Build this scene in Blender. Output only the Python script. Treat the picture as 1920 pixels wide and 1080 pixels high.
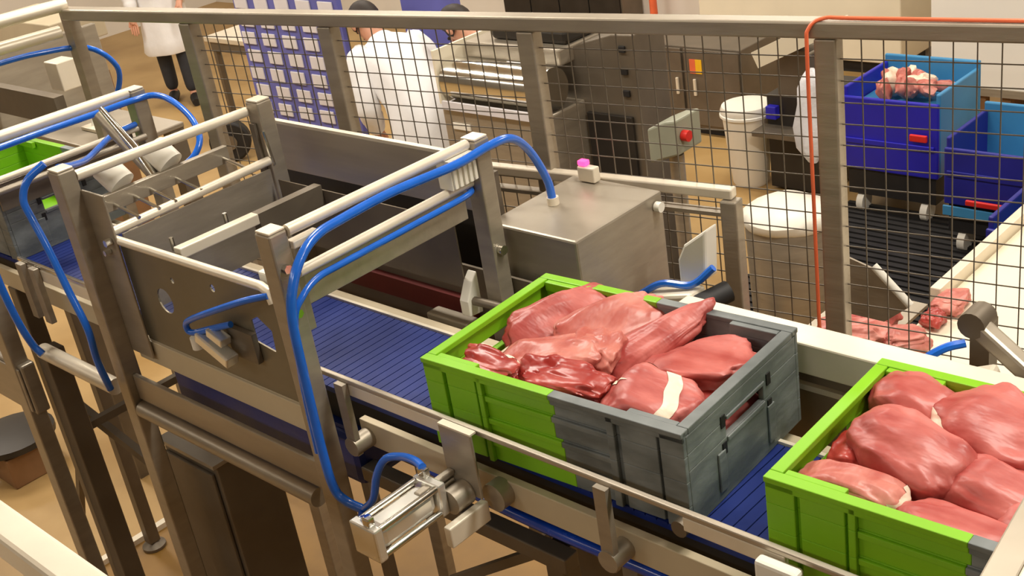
import bpy, bmesh, math, random
from mathutils import Vector, Matrix, noise

random.seed(4)
for o in list(bpy.data.objects):
    bpy.data.objects.remove(o, do_unlink=True)
scene = bpy.context.scene
COL = scene.collection
PI = math.pi

# ------------------------------------------------------------------ camera
cam_d = bpy.data.cameras.new('camera')
cam = bpy.data.objects.new('camera', cam_d)
COL.objects.link(cam)
cam_d.sensor_width = 36.0
cam_d.lens = 42.638
cam_d.clip_start = 0.02
cam_d.clip_end = 100
CR = ((0.7243579, 0.67305424, -0.14934397),
      (0.19893915, -0.41146331, -0.88944992),
      (-0.66009761, 0.61456971, -0.43194353))
m = Matrix.Identity(4)
for i in range(3):
    m[i][0] = CR[0][i]
    m[i][1] = -CR[1][i]
    m[i][2] = -CR[2][i]
m[0][3], m[1][3], m[2][3] = 1.66208621, -1.27431399, 2.97384249
cam.matrix_world = m
scene.camera = cam

# ------------------------------------------------------------------ world, lights, exposure
w = bpy.data.worlds.new('world')
scene.world = w
w.use_nodes = True
w.node_tree.nodes['Background'].inputs[0].default_value = (1.0, 0.93, 0.82, 1)
w.node_tree.nodes['Background'].inputs[1].default_value = 0.10
vs = scene.view_settings
vs.view_transform = 'Standard'
vs.look = 'None'
vs.gamma = 1.0
vs.use_curve_mapping = False
vs.exposure = 0.58

def ceiling_light(x, y, sx, sy, power, col=(1.0, 0.93, 0.82)):
    d = bpy.data.lights.new('ceiling_light', 'AREA')
    d.shape = 'RECTANGLE'
    d.size, d.size_y = sx, sy
    d.energy = power
    d.color = col
    o = bpy.data.objects.new('ceiling_light', d)
    o.location = (x, y, 4.34)
    COL.objects.link(o)

for lx in (-8.4, -5.2, -2.0, 1.2):
    for ly in (-3.4, 0.9, 4.6):
        ceiling_light(lx, ly, 1.5, 0.35, 52 if ly > 0 else 26)
ceiling_light(4.0, 0.9, 1.5, 0.35, 52)

# ------------------------------------------------------------------ materials
def lin(r, g, b):
    def f(c):
        c /= 255.0
        return c / 12.92 if c <= 0.04045 else ((c + 0.055) / 1.055) ** 2.4
    return (f(r), f(g), f(b), 1)

def material(name, col, rough=0.5, metal=0.0, var=0.12, scale=8.0, bump=0.0, col2=None, stretch=None,
             sss=0.0, spec=0.5, coat=0.0, lo=0.3, hi=0.7, detail=4.0, bscale=None, rvar=0.08):
    mt = bpy.data.materials.new(name)
    mt.use_nodes = True
    nt = mt.node_tree
    b = nt.nodes['Principled BSDF']
    tc = nt.nodes.new('ShaderNodeTexCoord')
    mp = nt.nodes.new('ShaderNodeMapping')
    if stretch:
        mp.inputs['Scale'].default_value = stretch
    nt.links.new(tc.outputs['Object'], mp.inputs['Vector'])
    n = nt.nodes.new('ShaderNodeTexNoise')
    n.inputs['Scale'].default_value = scale
    n.inputs['Detail'].default_value = detail
    nt.links.new(mp.outputs[0], n.inputs['Vector'])
    rp = nt.nodes.new('ShaderNodeValToRGB')
    rp.color_ramp.elements[0].position = lo
    rp.color_ramp.elements[1].position = hi
    c2 = col2 if col2 else tuple(min(1, c * (1 + var)) for c in col[:3]) + (1,)
    c1 = col if col2 else tuple(c * (1 - var) for c in col[:3]) + (1,)
    rp.color_ramp.elements[0].color = c1
    rp.color_ramp.elements[1].color = c2
    nt.links.new(n.outputs['Fac'], rp.inputs['Fac'])
    nt.links.new(rp.outputs['Color'], b.inputs['Base Color'])
    mr = nt.nodes.new('ShaderNodeMapRange')
    mr.inputs['To Min'].default_value = max(0.02, rough - rvar)
    mr.inputs['To Max'].default_value = min(1, rough + rvar)
    nt.links.new(n.outputs['Fac'], mr.inputs['Value'])
    nt.links.new(mr.outputs[0], b.inputs['Roughness'])
    b.inputs['Metallic'].default_value = metal
    b.inputs['Specular IOR Level'].default_value = spec
    if sss:
        b.inputs['Subsurface Weight'].default_value = sss
        b.inputs['Subsurface Radius'].default_value = (0.02, 0.008, 0.006)
        b.inputs['Subsurface Scale'].default_value = 0.4
    if coat:
        b.inputs['Coat Weight'].default_value = coat
        b.inputs['Coat Roughness'].default_value = 0.15
    if bump:
        n2 = nt.nodes.new('ShaderNodeTexNoise')
        n2.inputs['Scale'].default_value = bscale or scale * 4
        nt.links.new(mp.outputs[0], n2.inputs['Vector'])
        bp = nt.nodes.new('ShaderNodeBump')
        bp.inputs['Strength'].default_value = bump
        bp.inputs['Distance'].default_value = 0.01
        nt.links.new(n2.outputs['Fac'], bp.inputs['Height'])
        nt.links.new(bp.outputs[0], b.inputs['Normal'])
    return mt

M = {}
M['steel'] = material('brushed_steel', lin(168, 158, 142), 0.42, 0.55, 0.10, 6, 0.05, stretch=(1, 1, 6))
M['steel_x'] = material('brushed_steel_rail', lin(190, 180, 164), 0.45, 0.65, 0.08, 6, 0.04, stretch=(0.5, 6, 6))
M['steel_pale'] = material('satin_steel', lin(232, 222, 202), 0.38, 0.25, 0.06, 9, 0.03)
M['steel_dark'] = material('worn_steel', lin(122, 112, 98), 0.50, 0.6, 0.15, 5, 0.08)
M['beige'] = material('beige_side_profile', lin(196, 182, 154), 0.45, 0.1, 0.06, 6)
M['plate'] = material('dull_sheet_steel', lin(128, 120, 102), 0.45, 0.5, 0.12, 5, 0.06)
M['chrome'] = material('polished_steel', lin(225, 224, 218), 0.16, 1.0, 0.05, 12)
M['alu'] = material('bright_aluminium', lin(240, 238, 230), 0.24, 0.7, 0.05, 12)
M['dark_metal'] = material('dark_machine_metal', lin(58, 54, 50), 0.45, 0.5, 0.2, 5)
M['black'] = material('black_rubber', lin(28, 26, 26), 0.6, 0.0, 0.25, 12)
M['belt'] = material('blue_belt', lin(22, 42, 114), 0.42, 0.0, 0.15, 10, 0.05)
M['hose'] = material('blue_hose', lin(28, 105, 215), 0.22, 0.0, 0.08, 20, coat=0.4)
M['hose_dark'] = material('dark_blue_hose', lin(20, 66, 175), 0.25, 0.0, 0.1, 20, coat=0.4)
M['green'] = material('green_plastic', lin(130, 192, 30), 0.42, 0.0, 0.07, 5, 0.04)
M['grey'] = material('scuffed_grey_plastic', lin(96, 102, 102), 0.50, 0.0, 0.2, 7, 0.12, col2=lin(140, 146, 146), stretch=(1, 1, 2.5), lo=0.4, hi=0.75)
M['white'] = material('white_plastic', lin(238, 234, 222), 0.4, 0.0, 0.04, 6)
M['cream'] = material('cream_panel', lin(236, 226, 202), 0.5, 0.0, 0.04, 3)
M['wall'] = material('white_wall_panel', lin(236, 230, 220), 0.6, 0.0, 0.03, 2)
M['wall_grey'] = material('grey_wall_panel', lin(132, 128, 120), 0.6, 0.0, 0.03, 2)
M['wire'] = material('dull_wire', lin(120, 112, 100), 0.5, 0.4, 0.05, 6)
M['ceil'] = material('ceiling_panel', lin(214, 208, 196), 0.7, 0.0, 0.03, 2)
M['floor'] = material('ochre_resin_floor', lin(158, 124, 72), 0.45, 0.0, 0.2, 1.6, 0.05, col2=lin(190, 158, 106), detail=6)
M['brownfloor'] = material('darker_brown_floor', lin(116, 84, 32), 0.5, 0.0, 0.25, 2.4, 0.05, col2=lin(148, 110, 48), detail=6)
M['meat'] = material('raw_meat', lin(158, 58, 54), 0.40, 0.0, 0.3, 9, 0.22, col2=lin(200, 112, 104), sss=0.12, spec=0.5, lo=0.32, hi=0.68, detail=6, stretch=(1, 2.2, 1), bscale=26)
M['meat_pale'] = material('pale_raw_meat', lin(172, 78, 70), 0.38, 0.0, 0.3, 11, 0.2, col2=lin(214, 142, 128), sss=0.12, lo=0.3, hi=0.7, detail=6, stretch=(2, 1, 1), bscale=26)
M['meat_red'] = material('dark_red_meat', lin(146, 34, 30), 0.32, 0.0, 0.3, 12, 0.25, col2=lin(190, 84, 74), sss=0.1, lo=0.35, hi=0.75, detail=6, bscale=30)
M['fat'] = material('white_fat', lin(240, 222, 200), 0.35, 0.0, 0.06, 20, 0.1, sss=0.2)
M['bluebin'] = material('blue_tub_plastic', lin(40, 36, 178), 0.42, 0.0, 0.1, 4)
M['navy'] = material('navy_tub_plastic', lin(34, 36, 138), 0.45, 0.0, 0.12, 4)
M['skybin'] = material('light_blue_plastic', lin(66, 140, 190), 0.42, 0.0, 0.1, 4)
M['rack'] = material('rack_blue', lin(104, 106, 180), 0.5, 0.0, 0.15, 3)
M['label_w'] = material('white_card', lin(226, 222, 226), 0.6, 0.0, 0.05, 8)
M['red'] = material('red_plastic', lin(214, 42, 36), 0.4, 0.0, 0.1, 8)
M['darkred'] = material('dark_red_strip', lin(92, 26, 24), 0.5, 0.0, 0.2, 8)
M['orange'] = material('orange_cable', lin(232, 110, 70), 0.4, 0.0, 0.1, 8)
M['yellow'] = material('yellow_sticker', lin(246, 190, 30), 0.5, 0.0, 0.05, 8)
M['brown'] = material('brown_board', lin(132, 96, 62), 0.7, 0.0, 0.2, 6)
M['coat'] = material('white_work_coat', lin(240, 240, 242), 0.8, 0.0, 0.05, 6, 0.2)
M['trousers'] = material('dark_trousers', lin(52, 54, 60), 0.8, 0.0, 0.15, 9)
M['skin'] = material('skin', lin(206, 150, 122), 0.5, 0.0, 0.06, 12, sss=0.1)
M['hair'] = material('dark_hair', lin(40, 30, 24), 0.6, 0.0, 0.2, 30)
M['bag'] = material('clear_white_bag', lin(226, 226, 232), 0.35, 0.0, 0.05, 9, 0.5)
M['greygreen'] = material('grey_green_paint', lin(150, 152, 134), 0.45, 0.0, 0.08, 6)
lamp = bpy.data.materials.new('red_indicator')
lamp.use_nodes = True
_b = lamp.node_tree.nodes['Principled BSDF']
_b.inputs['Base Color'].default_value = (0.8, 0.03, 0.12, 1)
_b.inputs['Emission Color'].default_value = (1, 0.05, 0.2, 1)
_b.inputs['Emission Strength'].default_value = 2.0
M['lamp'] = lamp

# ------------------------------------------------------------------ helpers
ORG = {}

def bx(bm, x0, x1, y0, y1, z0, z1):
    v = [bm.verts.new((x, y, z)) for x in (x0, x1) for y in (y0, y1) for z in (z0, z1)]
    for f in ((0, 1, 3, 2), (4, 6, 7, 5), (0, 4, 5, 1), (2, 3, 7, 6), (0, 2, 6, 4), (1, 5, 7, 3)):
        bm.faces.new([v[i] for i in f])
    return v

def catmull(pts, k=6):
    P = [Vector(p) for p in pts]
    if len(P) < 3:
        return P
    out = []
    for i in range(len(P) - 1):
        p0 = P[i - 1] if i else P[0] * 2 - P[1]
        p1, p2 = P[i], P[i + 1]
        p3 = P[i + 2] if i + 2 < len(P) else P[-1] * 2 - P[-2]
        for j in range(k):
            t = j / k
            out.append(0.5 * ((2 * p1) + (p2 - p0) * t + (2 * p0 - 5 * p1 + 4 * p2 - p3) * t * t
                              + (3 * p1 - p0 - 3 * p2 + p3) * t ** 3))
    out.append(P[-1])
    return out

def tube(bm, pts, r, n=10):
    P = [Vector(p) for p in pts]
    rings = []
    up = None
    for i, p in enumerate(P):
        t = (P[min(i + 1, len(P) - 1)] - P[max(i - 1, 0)]).normalized()
        if up is None:
            up = t.orthogonal().normalized()
        up = (up - t * up.dot(t)).normalized()
        s = t.cross(up)
        rr = r[i] if isinstance(r, (list, tuple)) else r
        rings.append([bm.verts.new(p + (up * math.cos(2 * PI * a / n) + s * math.sin(2 * PI * a / n)) * rr) for a in range(n)])
    for a, b in zip(rings, rings[1:]):
        for i in range(n):
            bm.faces.new((a[i], a[(i + 1) % n], b[(i + 1) % n], b[i]))
    bm.faces.new(list(reversed(rings[0])))
    bm.faces.new(rings[-1])

def beam(bm, a, b, wd, ht, up=(0, 0, 1)):
    a, b = Vector(a), Vector(b)
    t = (b - a).normalized()
    s = t.cross(Vector(up)).normalized()
    u = s.cross(t).normalized()
    v = []
    for p in (a, b):
        for i, j in ((-1, -1), (1, -1), (1, 1), (-1, 1)):
            v.append(bm.verts.new(p + s * i * wd / 2 + u * j * ht / 2))
    bm.faces.new((v[3], v[2], v[1], v[0]))
    bm.faces.new((v[4], v[5], v[6], v[7]))
    for i in range(4):
        j = (i + 1) % 4
        bm.faces.new((v[i], v[j], v[4 + j], v[4 + i]))

def lathe(bm, prof, n=28, c=(0, 0, 0), caps=True):
    rings = [[bm.verts.new((c[0] + r * math.cos(2 * PI * i / n), c[1] + r * math.sin(2 * PI * i / n), c[2] + z)) for i in range(n)] for r, z in prof]
    for a, b in zip(rings, rings[1:]):
        for i in range(n):
            bm.faces.new((a[i], a[(i + 1) % n], b[(i + 1) % n], b[i]))
    if caps:
        bm.faces.new(list(reversed(rings[0])))
        bm.faces.new(rings[-1])

def prism(bm, poly, fn, t):
    """poly: 2-D outline, fn maps (u, v, w) to 3-D; extruded from w=0 to w=t"""
    a = [bm.verts.new(fn(u, v, 0)) for u, v in poly]
    b = [bm.verts.new(fn(u, v, t)) for u, v in poly]
    bm.faces.new(a)
    bm.faces.new(list(reversed(b)))
    n = len(poly)
    for i in range(n):
        j = (i + 1) % n
        bm.faces.new((a[j], a[i], b[i], b[j]))

def holed(bm, outer, holes, fn, t):
    loops = []
    for poly in [outer] + holes:
        vs_ = [bm.verts.new(fn(u, v, 0)) for u, v in poly]
        es = [bm.edges.new((vs_[i], vs_[(i + 1) % len(vs_)])) for i in range(len(vs_))]
        loops += es
    r = bmesh.ops.triangle_fill(bm, use_beauty=True, use_dissolve=False, edges=loops)
    fs = [g for g in r['geom'] if isinstance(g, bmesh.types.BMFace)]
    e = bmesh.ops.extrude_face_region(bm, geom=fs)
    d = Vector(fn(0, 0, t)) - Vector(fn(0, 0, 0))
    bmesh.ops.translate(bm, verts=[g for g in e['geom'] if isinstance(g, bmesh.types.BMVert)], vec=d)

def thing(name, label, cat, loc=(0, 0, 0), group=None, rz=0.0):
    o = bpy.data.objects.new(name, None)
    COL.objects.link(o)
    o.empty_display_size = 0.05
    o.location = loc
    o.rotation_euler = (0, 0, rz)
    o['label'] = label
    o['category'] = cat
    if group:
        o['group'] = group
    ORG[o] = Vector(loc)
    return o

def obj(name, bm, mat, parent=None, smooth=False, bevel=0.0, local=False, label=None, kind=None):
    bmesh.ops.recalc_face_normals(bm, faces=bm.faces)
    org = Vector((0, 0, 0))
    if parent is not None:
        org = ORG.get(parent, Vector((0, 0, 0)))
        if not local:
            bmesh.ops.translate(bm, verts=bm.verts, vec=-org)
    me = bpy.data.meshes.new(name)
    bm.to_mesh(me)
    bm.free()
    me.materials.append(M[mat])
    if smooth:
        for p in me.polygons:
            p.use_smooth = True
        me.set_sharp_from_angle(angle=math.radians(42))
    o = bpy.data.objects.new(name, me)
    COL.objects.link(o)
    if parent is not None:
        o.parent = parent
        ORG[o] = org
    if bevel:
        md = o.modifiers.new('bevel', 'BEVEL')
        md.width = bevel
        md.segments = 2
        md.limit_method = 'ANGLE'
    if label:
        o['label'] = label
    if kind:
        o['kind'] = kind
    return o

def tag(o, label, cat, group=None):
    o['label'] = label
    o['category'] = cat
    if group:
        o['group'] = group
    return o

def nb():
    return bmesh.new()

def part_box(name, mat, parent, *dims, bevel=0.0, label=None, local=False):
    b = nb()
    bx(b, *dims)
    return obj(name, b, mat, parent, bevel=bevel, label=label, local=local)

def part_tube(name, mat, parent, pts, r, n=12, curve=False, label=None, local=False):
    b = nb()
    tube(b, catmull(pts) if curve else pts, r, n)
    return obj(name, b, mat, parent, smooth=True, label=label, local=local)

def struct(name, bm, mat):
    o = obj(name, bm, mat)
    o['kind'] = 'structure'
    return o

# ------------------------------------------------------------------ the room
XL, XR, YF, YB, ZC = -12.5, 6.5, -5.0, 7.5, 4.4
b = nb(); bx(b, XL - .1, -2.715, YF, YB, -.15, 0.0); struct('floor', b, 'floor')
b = nb(); bx(b, -2.715, XR, YF, 1.75, -.15, -0.002); f2 = struct('floor_brown', b, 'brownfloor')  # darker brown floor zone around the conveyor
b = nb(); bx(b, -2.715, XR, 1.75, YB, -.15, 0.0); f3 = struct('floor_hall', b, 'floor')
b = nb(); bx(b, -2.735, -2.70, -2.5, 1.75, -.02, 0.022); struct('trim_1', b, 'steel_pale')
b = nb(); bx(b, XL, XR, YB, YB + .12, 0, ZC); struct('wall_back', b, 'wall')
b = nb(); bx(b, XL - .12, XL, YF, YB, 0, ZC); struct('wall_left', b, 'wall')
b = nb(); bx(b, XR, XR + .12, YF, YB, 0, ZC); struct('wall_right', b, 'wall_grey')
b = nb(); bx(b, XL, XR, YF - .12, YF, 0, ZC); struct('wall_front', b, 'wall_grey')
b = nb(); bx(b, XL, XR, YF, YB, ZC, ZC + .12); struct('ceiling', b, 'ceil')

# ------------------------------------------------------------------ main belt conveyor
ZB = 1.66
cv = thing('belt_conveyor', 'long steel belt conveyor with blue belt carrying the meat crates', 'conveyor', (-0.3, 0.2, 0))
b = nb()
x = -3.1
while x < 1.75:
    bx(b, x, x + 0.0225, 0.035, 0.34, ZB - 0.014, ZB)
    bx(b, x + 0.0225, x + 0.025, 0.035, 0.34, ZB - 0.014, ZB - 0.0035)
    x += 0.025
bx(b, -3.1, 1.75, 0.04, 0.335, ZB - 0.115, ZB - 0.105)
obj('belt', b, 'belt', cv)
part_box('slide_bed', 'black', cv, -3.1, 1.75, 0.055, 0.325, ZB - 0.10, ZB - 0.016)
b = nb(); bx(b, -3.1, 1.75, 0.336, 0.345, ZB - .05, ZB + .006); obj('belt_edge_strip', b, 'steel_pale', cv)
# near side beam (folded channel) and far side beam
b = nb()
bx(b, -0.25, 1.75, -0.004, 0.014, 1.580, 1.642)
obj('side_beam', b, 'beige', cv, bevel=.002)
part_box('side_beam', 'beige', cv, -3.1, -1.20, -0.004, 0.014, 1.580, 1.642, bevel=.002)
part_box('side_beam', 'beige', cv, -1.125, -0.33, -0.040, -0.022, 1.576, 1.644, bevel=.002)
part_box('return_belt', 'belt', cv, -1.13, -0.34, 0.030, 0.34, 1.40, 1.545, bevel=.02)
part_box('side_beam', 'beige', cv, -3.1, 1.75, 0.375, 0.40, 1.56, 1.640)
part_box('lower_beam', 'steel', cv, -1.134, -0.324, -0.075, -0.062, 1.462, 1.536, bevel=.002)
part_box('lower_beam', 'steel_dark', cv, -0.34, 0.28, 0.03, 0.07, 1.425, 1.462, bevel=.003)
part_tube('cross_tube', 'steel', cv, [(-1.13, -0.075, 1.432), (-0.372, -0.075, 1.432)], 0.024, 20)
part_tube('cross_tube', 'steel_pale', cv, [(-1.68, -0.075, 1.462), (-1.26, -0.075, 1.462)], 0.024, 20)
# guide rail along the near edge
b = nb(); beam(b, (-0.31, -0.032, 1.763), (1.75, -0.032, 1.763), 0.012, 0.012); obj('guide_rail', b, 'steel_x', cv, bevel=.003)
part_box('wear_strip', 'steel_pale', cv, -0.24, 0.07, -0.036, -0.024, 1.728, 1.756, bevel=.002)
part_box('wear_strip', 'steel_pale', cv, 0.64, 0.83, -0.036, -0.024, 1.728, 1.756, bevel=.002)
part_box('rail_end_block', 'white', cv, 0.79, 0.865, -0.062, -0.037, 1.700, 1.752, bevel=.006)
for xx in (-0.225, 0.478):
    b = nb()
    bx(b, xx - .014, xx + .014, -0.052, -0.038, 1.585, 1.760)
    tube(b, [(xx, -0.055, 1.605), (xx, -0.001, 1.605)], 0.022, 14)
    obj('rail_bracket', b, 'steel', cv, smooth=True)
b = nb(); tube(b, [(0.18, -0.034, 1.615), (0.18, -0.002, 1.615)], 0.03, 18); obj('roller_bearing', b, 'steel', cv, smooth=True)
b = nb(); tube(b, [(0.60, 0.0, 1.69), (0.60, 0.03, 1.69)], 0.016, 14); obj('roller_bearing', b, 'steel_dark', cv, smooth=True)
# left stretch guide
b = nb(); beam(b, (-1.74, -0.03, 1.736), (-1.24, -0.03, 1.736), 0.012, 0.012); obj('guide_rail', b, 'chrome', cv, bevel=.003)
part_box('wear_strip', 'steel_pale', cv, -1.70, -1.24, -0.036, -0.024, 1.690, 1.728, bevel=.002)
for xx in (-1.70, -1.62):
    part_box('rail_bracket', 'steel', cv, xx - .018, xx + .018, -0.055, -0.037, 1.56, 1.735, bevel=.002)
# far box rail
part_box('far_rail', 'steel_pale', cv, 0.25, 1.75, 0.465, 0.535, 1.738, 1.806, bevel=.004)
part_box('far_guard', 'steel_dark', cv, 0.25, 1.75, 0.49, 0.50, 1.56, 1.737)
b = nb(); beam(b, (0.25, 0.462, 1.715), (1.75, 0.462, 1.715), .012, .012); obj('guide_rail', b, 'steel_x', cv)
# far guard and added red strip on the left stretch
part_box('far_guard', 'steel_dark', cv, -1.05, 0.25, 0.522, 0.530, 1.50, 1.74)
part_box('added_red_strip', 'darkred', cv, -0.95, -0.40, 0.50, 0.521, 1.60, 1.655, label='added dark red strip with the red of meat residue and its reflection')  # added strip; red reflection and residue of the meat put into its colour
part_box('far_bracket', 'steel', cv, -0.49, -0.345, 0.425, 0.468, 1.600, 1.638, bevel=.004)
# legs and braces
def leg(x, y, w_=0.055, z1=1.56, mat='steel_dark'):
    b = nb()
    bx(b, x - w_ / 2, x + w_ / 2, y - w_ / 2, y + w_ / 2, 0.03, z1)
    obj('leg', b, mat, cv, bevel=.004)
    b = nb(); lathe(b, [(.05, 0.0), (.05, .012), (.02, .03), (.012, .04)], 16, (x, y, 0)); obj('leg_foot', b, 'steel_dark', cv, smooth=True)
leg(-1.70, -0.05, 0.065, 1.455)
leg(-1.95, 0.02, 0.055, 1.58)
leg(-2.62, 0.42, 0.05, 1.57)
leg(0.20, 0.10, 0.05, 1.425)
leg(0.20, 0.37, 0.05, 1.56)
leg(1.30, 0.10, 0.05, 1.58)
leg(1.30, 0.37, 0.05, 1.56)
b = nb(); beam(b, (-2.02, 0.08, 1.10), (-1.25, 0.12, 0.87), .025, .03); obj('brace', b, 'steel_dark', cv)
b = nb(); beam(b, (-2.02, 0.08, 1.05), (-2.62, 0.10, 0.05), .022, .022, (0, 1, 0)); obj('brace', b, 'steel_dark', cv)
b = nb(); beam(b, (-1.7, -0.02, 1.16), (-1.7, 0.40, 1.16), .025, .025); obj('brace', b, 'steel_dark', cv)
b = nb(); beam(b, (0.18, 0.12, 1.40), (-0.22, 0.12, 1.12), .022, .022); obj('brace', b, 'steel_dark', cv)

# ------------------------------------------------------------------ pneumatic gate frames over the belt
def frame_post(t, x, y, z1, z0, wx=0.05, wy=0.045, mat='steel'):
    b = nb()
    bx(b, x - wx / 2, x + wx / 2, y - wy / 2, y + wy / 2, z0, z1)
    o = obj('post', b, mat, t, bevel=.004)
    b = nb(); bx(b, x - wx / 2 + .002, x + wx / 2 - .002, y - wy / 2 + .002, y + wy / 2 - .002, z1 + .0005, z1 + .006)
    obj('post_cap', b, 'steel_pale', o, bevel=.002)
    return o

g1 = thing('gate_frame', 'steel gate frame with twin pale cross rods beside the empty blue belt', 'gate frame', (-0.30, 0.2, 0))
frame_post(g1, -0.297, -0.072, 2.106, 0.02)
frame_post(g1, -0.278, 0.492, 2.104, 1.0)
part_tube('cross_rod', 'steel_pale', g1, [(-0.275, -0.049, 2.102), (-0.282, 0.469, 2.096)], 0.0125)
part_tube('cross_rod', 'steel_pale', g1, [(-0.270, -0.049, 2.010), (-0.288, 0.469, 2.004)], 0.0115)
part_box('gate_plate', 'steel_x', g1, -0.292, -0.284, -0.030, 0.44, 1.925, 2.002, bevel=.002)
part_box('gate_plate_tab', 'steel', g1, -0.293, -0.283, -0.049, -0.028, 1.87, 2.000, bevel=.002)
part_box('rod_stub', 'steel_pale', g1, -0.285, -0.262, -0.049, 0.02, 2.062, 2.080, bevel=.003)
b = nb(); bx(b, -0.305, -0.262, 0.39, 0.468, 2.016, 2.085)
for k in range(5):
    bx(b, -0.262, -0.256, 0.394 + k * .016, 0.402 + k * .016, 2.02, 2.083)
obj('valve_block', b, 'white', g1)
for zz, yy in ((1.93, -0.075), (2.03, -0.075)):
    b = nb(); tube(b, [(-0.271, -0.075, zz), (-0.260, -0.075, zz)], .010, 6); obj('bolt', b, 'chrome', g1)
b = nb(); tube(b, [(-0.252, 0.492, 1.83), (-0.240, 0.492, 1.83)], .012, 12); obj('bolt', b, 'chrome', g1, smooth=True)

g0 = thing('gate_frame', 'steel gate frame holding two white rollers between its cross rods', 'gate frame', (-1.15, 0.2, 0))
frame_post(g0, -1.163, -0.072, 2.112, 0.02, 0.055, 0.048)
frame_post(g0, -1.115, 0.495, 2.108, 1.0, 0.055, 0.048)
part_box('post_plate', 'steel', g0, -1.135, -1.03, -0.052, -0.046, 1.60, 2.055, bevel=.002)
part_tube('cross_rod', 'steel_pale', g0, [(-1.145, -0.048, 2.090), (-1.145, 0.471, 2.080)], 0.0135)
part_tube('cross_rod', 'steel_pale', g0, [(-1.105, -0.045, 1.932), (-1.095, 0.471, 1.944)], 0.0125)
part_box('roller_bar', 'steel', g0, -1.225, -1.205, -0.01, 0.42, 1.945, 1.992, bevel=.002)
for yy in (0.055, 0.115, 0.165, 0.245, 0.40):
    part_tube('spacer_pin', 'chrome', g0, [(-1.205, yy, 1.962), (-1.09, yy, 1.945)], 0.0045, 8)
for yy in (0.085, 0.235):
    part_tube('white_roller', 'white', g0, [(-1.262, yy, 2.046), (-1.215, yy + .012, 2.0)], 0.038, 22)
part_tube('cylinder_rod', 'chrome', g0, [(-1.42, 0.20, 2.150), (-1.30, 0.20, 2.056), (-1.222, 0.20, 1.965)], [0.008, 0.012, 0.010], 12)
part_tube('lift_cylinder', 'steel', g0, [(-1.47, 0.215, 2.12), (-1.235, 0.215, 1.955)], 0.018, 14)
b = nb(); tube(b, [(-1.055, -0.053, 1.93), (-1.055, -0.07, 1.93)], .010, 6); obj('bolt', b, 'chrome', g0)
b = nb(); tube(b, [(-1.075, -0.053, 1.90), (-1.075, -0.07, 1.90)], .008, 6); obj('bolt', b, 'chrome', g0)
part_box('side_arm', 'steel_dark', g0, -1.13, -1.11, 0.46, 0.52, 1.86, 2.05)
part_tube('guide_pin', 'chrome', g0, [(-1.09, 0.47, 2.03), (-1.09, 0.48, 1.93)], 0.006, 8)

gm = thing('gate_frame', 'steel gate frame at the left edge with blue hose along its top rod', 'gate frame', (-1.82, 0.2, 0))
frame_post(gm, -1.815, -0.115, 2.10, 0.02, 0.06, 0.05)
frame_post(gm, -1.785, 0.495, 2.075, 1.0, 0.055, 0.048)
part_tube('cross_rod', 'steel_pale', gm, [(-1.79, -0.09, 2.078), (-1.785, 0.471, 2.070)], 0.0165)
part_tube('cross_rod', 'steel_pale', gm, [(-1.80, -0.09, 1.955), (-1.78, 0.471, 1.958)], 0.010)
part_tube('cross_rod', 'steel', gm, [(-1.765, -0.09, 1.932), (-1.745, 0.471, 1.935)], 0.010)
part_box('gate_plate', 'steel_dark', gm, -1.815, -1.807, 0.0, 0.46, 1.86, 1.94)

# sheet metal box between the two frames
hp = thing('guide_box', 'open sheet metal box with pale folded rim between the two gate frames', 'guide box', (-0.75, 0.2, 1.64))
fn = lambda u, v, t: (u, -0.034 + t, v)
def circ(cx, cy, r, n=18):
    return [(cx + r * math.cos(2 * PI * i / n), cy + r * math.sin(2 * PI * i / n)) for i in range(n)]
b = nb()
holed(b, [(-1.055, 1.647), (-0.335, 1.647), (-0.335, 1.90), (-0.40, 1.932), (-1.055, 1.926)],
      [circ(-0.905, 1.79, 0.034), circ(-0.84, 1.86, .008, 10), circ(-0.66, 1.88, .010, 10),
       [(-0.53, 1.775), (-0.46, 1.765), (-0.455, 1.82), (-0.50, 1.845), (-0.53, 1.83)]], fn, 0.004)
obj('side_plate', b, 'plate', hp)
b = nb()
tube(b, [(-1.055, -0.04, 1.930), (-0.44, -0.04, 1.937), (-0.415, -0.041, 1.93), (-0.405, -0.042, 1.905)], 0.011, 12)
obj('folded_rim', b, 'steel_pale', hp, smooth=True)
part_box('end_plate', 'steel', hp, -1.088, -1.082, -0.005, 0.46, 1.70, 1.925)
b = nb(); beam(b, (-0.87, 0.015, 1.905), (-0.87, 0.25, 1.902), .03, .028); obj('cross_bar', b, 'steel_pale', hp, bevel=.003)
part_box('cross_bar_bracket', 'steel_dark', hp, -0.885, -0.855, 0.25, 0.455, 1.86, 1.915)
for xx, yy in ((-0.93, 0.04), (-0.93, .2)):
    part_tube('stud', 'chrome', hp, [(xx, yy, 1.89), (xx, yy, 1.925)], .006, 8)
part_box('stop_block', 'white', hp, -0.50, -0.47, -0.005, 0.03, 1.90, 1.945, bevel=.005)
part_box('far_plate', 'steel_dark', hp, -1.05, -0.36, 0.456, 0.46, 1.72, 1.90)

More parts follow.
